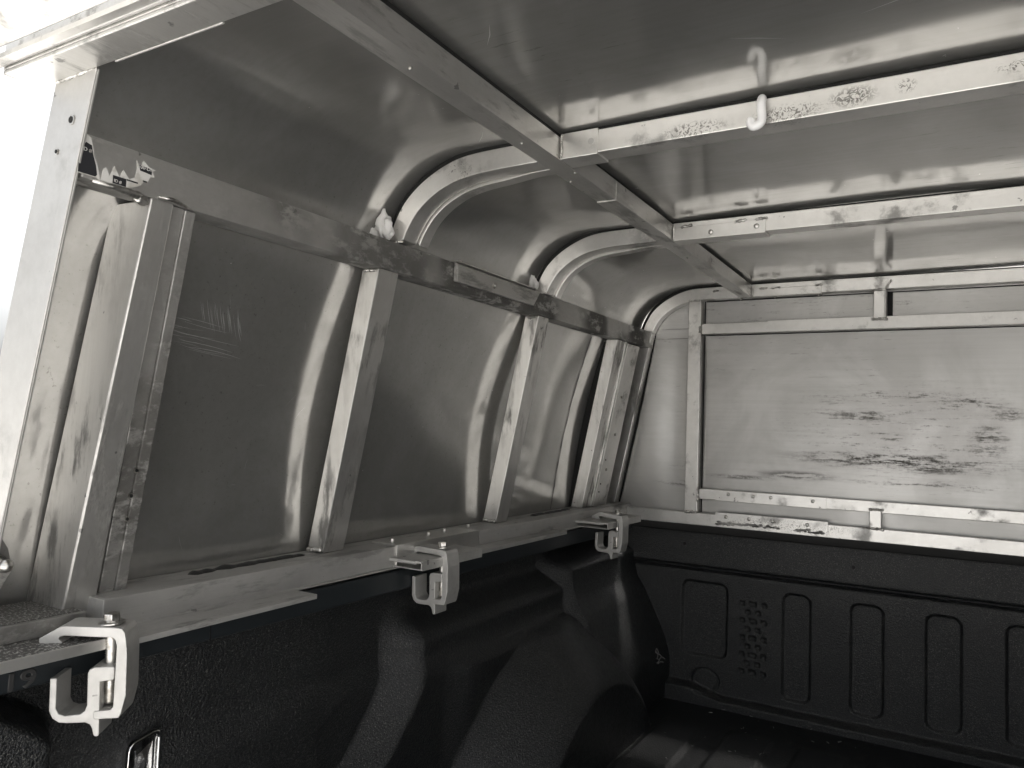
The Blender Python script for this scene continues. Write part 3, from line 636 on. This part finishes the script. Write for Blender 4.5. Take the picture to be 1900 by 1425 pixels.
for fl in (False, True):
    st = 1 if not fl else 2
    mb = MB().grid(lambda a, b: ((lambda y, z: ((mx(side_x(y, z)) if fl else side_x(y, z)), y, z))(lerp(.30, 1.96, a), lerp(-.262, -.69, b))), 420 // st, 120 // st)
    SW = build('bed_side', mb, 'liner', BD)
    mb = MB(); mb.box(*( (mx(-.755), mx(-.87)) if not fl and False else ((-.87, -.7545) if not fl else (mx(-.7545), mx(-.87)))), .26, 1.93, -.262, -.2295)
    RC = build('rail_cap', mb, 'plastic', BD, .003)
    if not fl: RCL = RC
    a, b = (-.95, -.935) if not fl else (mx(-.935), mx(-.95))
    build('outer_panel', MB().box(a, b, .26, 2.0, -.95, -.262), 'paint', BD, .004)
text('embossed_number', '19', .0225, 'edge_highlight', MX(-.7543, .3795, -.2595) @ Matrix.Diagonal((1.35, 1, 1, 1)), RCL, .0006, .0007)
build('cap_joint', MB().box(-.7548, -.7541, .6035, .6047, -.2615, -.2298), 'hole', RCL)
# rear face of the bed rail end
# bulkhead
EMB = [(-.618, -.503, -.376, -.560), (-.371, -.307, -.377, -.628), (-.221, -.152, -.379, -.628), (-.069, .000, -.380, -.628), (.080, .149, -.380, -.628), (.23, .30, -.38, -.628)]
DIM = []
for r_ in range(9):
    zc = -.415 - r_ * .0205
    cols = (-.466, -.441, -.414) if r_ % 2 == 0 else (-.453, -.428)
    for q, xc in enumerate(cols): DIM.append((xc, zc, .0085 if (r_ % 2 == 0 and q == 1) else .0058, .0055))
def rr_dist(x, z, x0, x1, z1, z0, r):
    cx_, cz_ = (x0 + x1) / 2, (z0 + z1) / 2; hx_, hz_ = (x1 - x0) / 2 - r, (z1 - z0) / 2 - r
    dx, dz_ = abs(x - cx_) - hx_, abs(z - cz_) - hz_
    return math.hypot(max(dx, 0), max(dz_, 0)) + min(max(dx, dz_), 0) - r
def bulk(x, z):
    y = 1.930
    y += .006 * sst(-.336, -.344, z) + .015 * math.exp(-((z + .3435) / .0050) ** 2)   # groove under the top band
    y += .020 * sst(-.252, -.240, z)
    for x0, x1, z1, z0 in EMB: 
        if x0 - .02 < x < x1 + .02: y += .0085 * sst(.003, -.005, rr_dist(x, z, x0, x1, z1, z0, .02))
    for xc, zc, a, b in DIM:
        if abs(x - xc) < .012 and abs(z - zc) < .012: y += .0062 * sst(.0015, -.0025, rr_dist(x, z, xc - a, xc + a, zc + b, zc - b, .003))
    d = math.hypot((x + .556) / .034, (z + .618) / .027)
    y += .005 * math.exp(-((d - 1) / .07) ** 2)
    zl = -.645 + .020 * sst(-.50, -.60, x)
    y -= .030 * sst(zl, zl - .012, z)                      # foot ledge
    y += .0015 * noise.noise(Vector((x * 6, z * 6, 2)))
    return y
build('bulkhead', MB().grid(lambda a, b: ((lambda x, z: (x, bulk(x, z), z))(lerp(-.83, .36, a), lerp(-.232, -.69, b))), 620, 240), 'liner', BD)
build('bulkhead_extension', MB().grid(lambda a, b: ((lambda x, z: (x, bulk(x, z), z))(lerp(.36, .73, a), lerp(-.232, -.69, b))), 60, 120), 'liner', BD)
build('rail_shadow_strip', MB().box(-.83, .73, 1.912, 1.99, -.2520, -.2292), 'foam', BD, .003)  # black strip put in for the shadow under the front rail
for x_, z_ in ((-.612, -.284), (-.215, -.296)): build('drill_hole', MB().cyl((x_, 1.9305, z_), (0, -1, 0), .004, .0015, 14), 'hole', BD)
# bed floor with shallow ribs
def flr(a, b):
    x = lerp(-.80, .70, a); y = lerp(.22, 1.95, b); k = (x + .05) % .15
    return (x, y, -.672 + .006 * sst(.045, .055, k) * sst(.15, .14, k) * sst(1.80, 1.76, y) + .001 * noise.noise(Vector((x * 8, y * 8, 0))))
build('bed_floor', MB().grid(flr, 340, 120), 'floor', BD)
mb = MB()
for i in range(60):
    x, y = random.uniform(-.72, -.15), random.uniform(1.3, 1.88); s_ = random.uniform(.0008, .003); a = random.uniform(0, 3.1)
    mb.tube([(x, y, -.6605), (x + s_ * 3 * math.cos(a), y + s_ * 3 * math.sin(a), -.6600)], s_ * .25, 4)
o = build('floor_grit', mb, 'shim'); o['kind'] = 'stuff'; o['label'] = 'loose grit and straw scattered on the black bed floor'
# twisted wire end in the corner
# bed lamp / tie-down with chrome frame
BL = thing('bed_lamp', (-.80, .56, -.43), 'chrome rimmed bed lamp recessed in the black side wall below the nearest clamp', 'lamp')
def ring(y0, y1, z0, z1, r, k=6):
    out = []
    for cy, cz, a0 in ((y1 - r, z1 - r, 0), (y0 + r * 1.2, z1 - r * 1.2, 90), (y0 + r, z0 + r, 180), (y1 - r, z0 + r, 270)):
        for i in range(k + 1): a = R(a0 + 90 * i / k); out.append((cy + r * math.cos(a), cz + r * math.sin(a)))
    return out
oy0, oy1, oz0, oz1 = .5365, .5800, -.445, -.3635
O_ = ring(oy0, oy1, oz0, oz1, .010); I_ = ring(oy0 + .005, oy1 - .005, oz0 + .006, oz1 - .006, .006); n_ = len(O_)
sk = lambda p: p[1] + (p[0] - .56) * .12
mb = MB(); v = [(-.812, p[0], sk(p)) for p in O_] + [(-.7975, p[0] * 1.0, sk(p)) for p in O_] + [(-.7965, lerp(p[0], q[0], .5), lerp(sk(p), sk(q), .5)) for p, q in zip(O_, I_)] + [(-.8005, p[0], sk(p)) for p in I_] + [(-.811, p[0], sk(p)) for p in I_]
f = []
for L_ in range(4):
    for i in range(n_): f.append((L_ * n_ + i, L_ * n_ + (i + 1) % n_, (L_ + 1) * n_ + (i + 1) % n_, (L_ + 1) * n_ + i))
mb.add(v, f, 0, True); build('chrome_frame', mb, 'chrome', BL)
mb = MB(); mb.add([(-.803, p[0], sk(p)) for p in I_], [tuple(range(n_))]); mb.hexa([(-.803, .548, -.438), (-.803, .572, -.438), (-.803, .572, -.376), (-.803, .550, -.380)], [(-.8022, .552, -.434), (-.798, .566, -.434), (-.798, .562, -.392), (-.8022, .552, -.386)])
build('lamp_lens', mb, 'refl', BL)

# ================================================================== clamps
MP = [(-78, 0), (-78.5, 5), (-60, 15.5), (-56, 16), (-11, 13.2), (-5, 12), (-2.5, 8), (-1, -1), (0, -12), (0, -50), (-4, -67), (-6, -70.5), (-27, -71), (-28.5, -69.5), (-28.5, -64.5), (-27, -63.6), (-13.5, -62.8), (-11, -60), (-9.5, -4), (-11, 2), (-14, 4.2), (-57, 7.2), (-60.5, 6), (-61, 4), (-58, .8), (-59, -.6)]
MP += [(-59 - 19 * i / 12 - .4, -.6 if i % 2 else .5) for i in range(1, 12)]
JP = [(-68, -32), (-68, -62), (-65, -69), (-59, -73.2), (-52, -74), (-36, -74), (-31.5, -76), (-29.5, -80), (-28.3, -86), (-26.5, -87.2), (-24, -87), (-23.2, -85), (-23.8, -37), (-12.5, -35.8), (-11.2, -34.4), (-11.2, -24.4), (-12.6, -23), (-29, -23.2), (-33.5, -25), (-35, -29), (-34.8, -58), (-36.5, -63), (-40.5, -66), (-54, -67), (-59.5, -65), (-62, -60), (-62, -32)]
def make_clamp(label):
    root = thing('canopy_clamp', (0, 0, 0), label, 'clamp', 'C-clamps holding the canopy to the bed rail')
    WPOS[root.name] = Vector((0, 0, 0))
    k = .001; D = .034
    fa = lambda p: (p[0] * k, 0, p[1] * k); fb = lambda p: (p[0] * k, D, p[1] * k)
    build('clamp_body', MB().prism(MP, fa, fb), 'cast', root, .0009)
    build('lower_jaw', MB().prism(JP, lambda p: (p[0] * k, .0012, p[1] * k), lambda p: (p[0] * k, D - .0005, p[1] * k)), 'cast', root, .0009)
    sx, sy = -.0195, .015; mb_ = MB(); path = []; rad = []
    z = .008; i = 0
    while z > -.0605: path.append((sx, sy, z)); rad.append(.0042 if i % 2 else .0056); z -= .0011; i += 1
    mb_.tube(path, rad, 16); bo = build('screw_thread', mb_, 'zinc', root)
    wz = .0143
    build('washer', MB().cyl((sx, sy, wz), (-.04, 0, 1), .0122, .0014, 24).cyl((sx, sy, wz + .0015), (0, 0, 1), .0066, .0016, 20), 'zinc', root, .0003)
    build('bolt_head', MB().cyl((sx, sy, wz + .0032), (0, 0, 1), .0078, .0064, 6), 'zinc', root, .0006)
    return root
def copy_tree(o, parent=None):
    c = o.copy(); COL.objects.link(c)
    if parent is not None: c.parent = parent
    for ch in list(o.children): copy_tree(ch, c)
    return c
C1 = make_clamp('nearest and brightest cast clamp, turned askew under the rearmost post, long thread showing')
C2 = copy_tree(C1); C2['label'] = 'middle cast clamp below the lower rail sleeve with four hex screws'
C3 = copy_tree(C1); C3['label'] = 'farthest smallest cast clamp in the front corner beside the bulkhead'
C1.location = (-.6805, .4515, -.2165); C1.rotation_euler = (0, R(-1.6), R(38))
C2.location = (-.6852, .9804, -.2090); C2.rotation_euler = (0, R(-1.8), R(1.4))
C3.location = (-.658, 1.622, -.2065); C3.rotation_euler = (0, R(1), R(-2))

# ================================================================== white hook on the near rib
HK = cr([(-.192, .846, .3720), (-.1915, .840, .3655), (-.191, .8385, .356), (-.190, .838, .347), (-.1915, .8365, .3405), (-.1965, .8355, .3375), (-.2000, .836, .3390), (-.2018, .8365, .3435), (-.1998, .837, .3475)], 5)
mb = MB().tube(HK, [.0049] * (len(HK) - 4) + [.0048, .0046, .004, .0028], 14)
o = build('wall_hook', mb, 'white'); tag(o, 'small white plastic hook hanging on the nearest roof rib', 'hook')
# frayed twine end in the bed corner
mb = MB()
for i in range(7):
    a = random.uniform(-1, 1); mb.tube(cr([(-.655, 1.86, -.585), (-.650 + .01 * a, 1.85, -.575 + .006 * i), (-.640 + .012 * a, 1.845, -.57 + .004 * i)], 4), .0008, 5)
o = build('frayed_string', mb, 'shim'); tag(o, 'pale frayed string end caught in the dark bed corner', 'string')
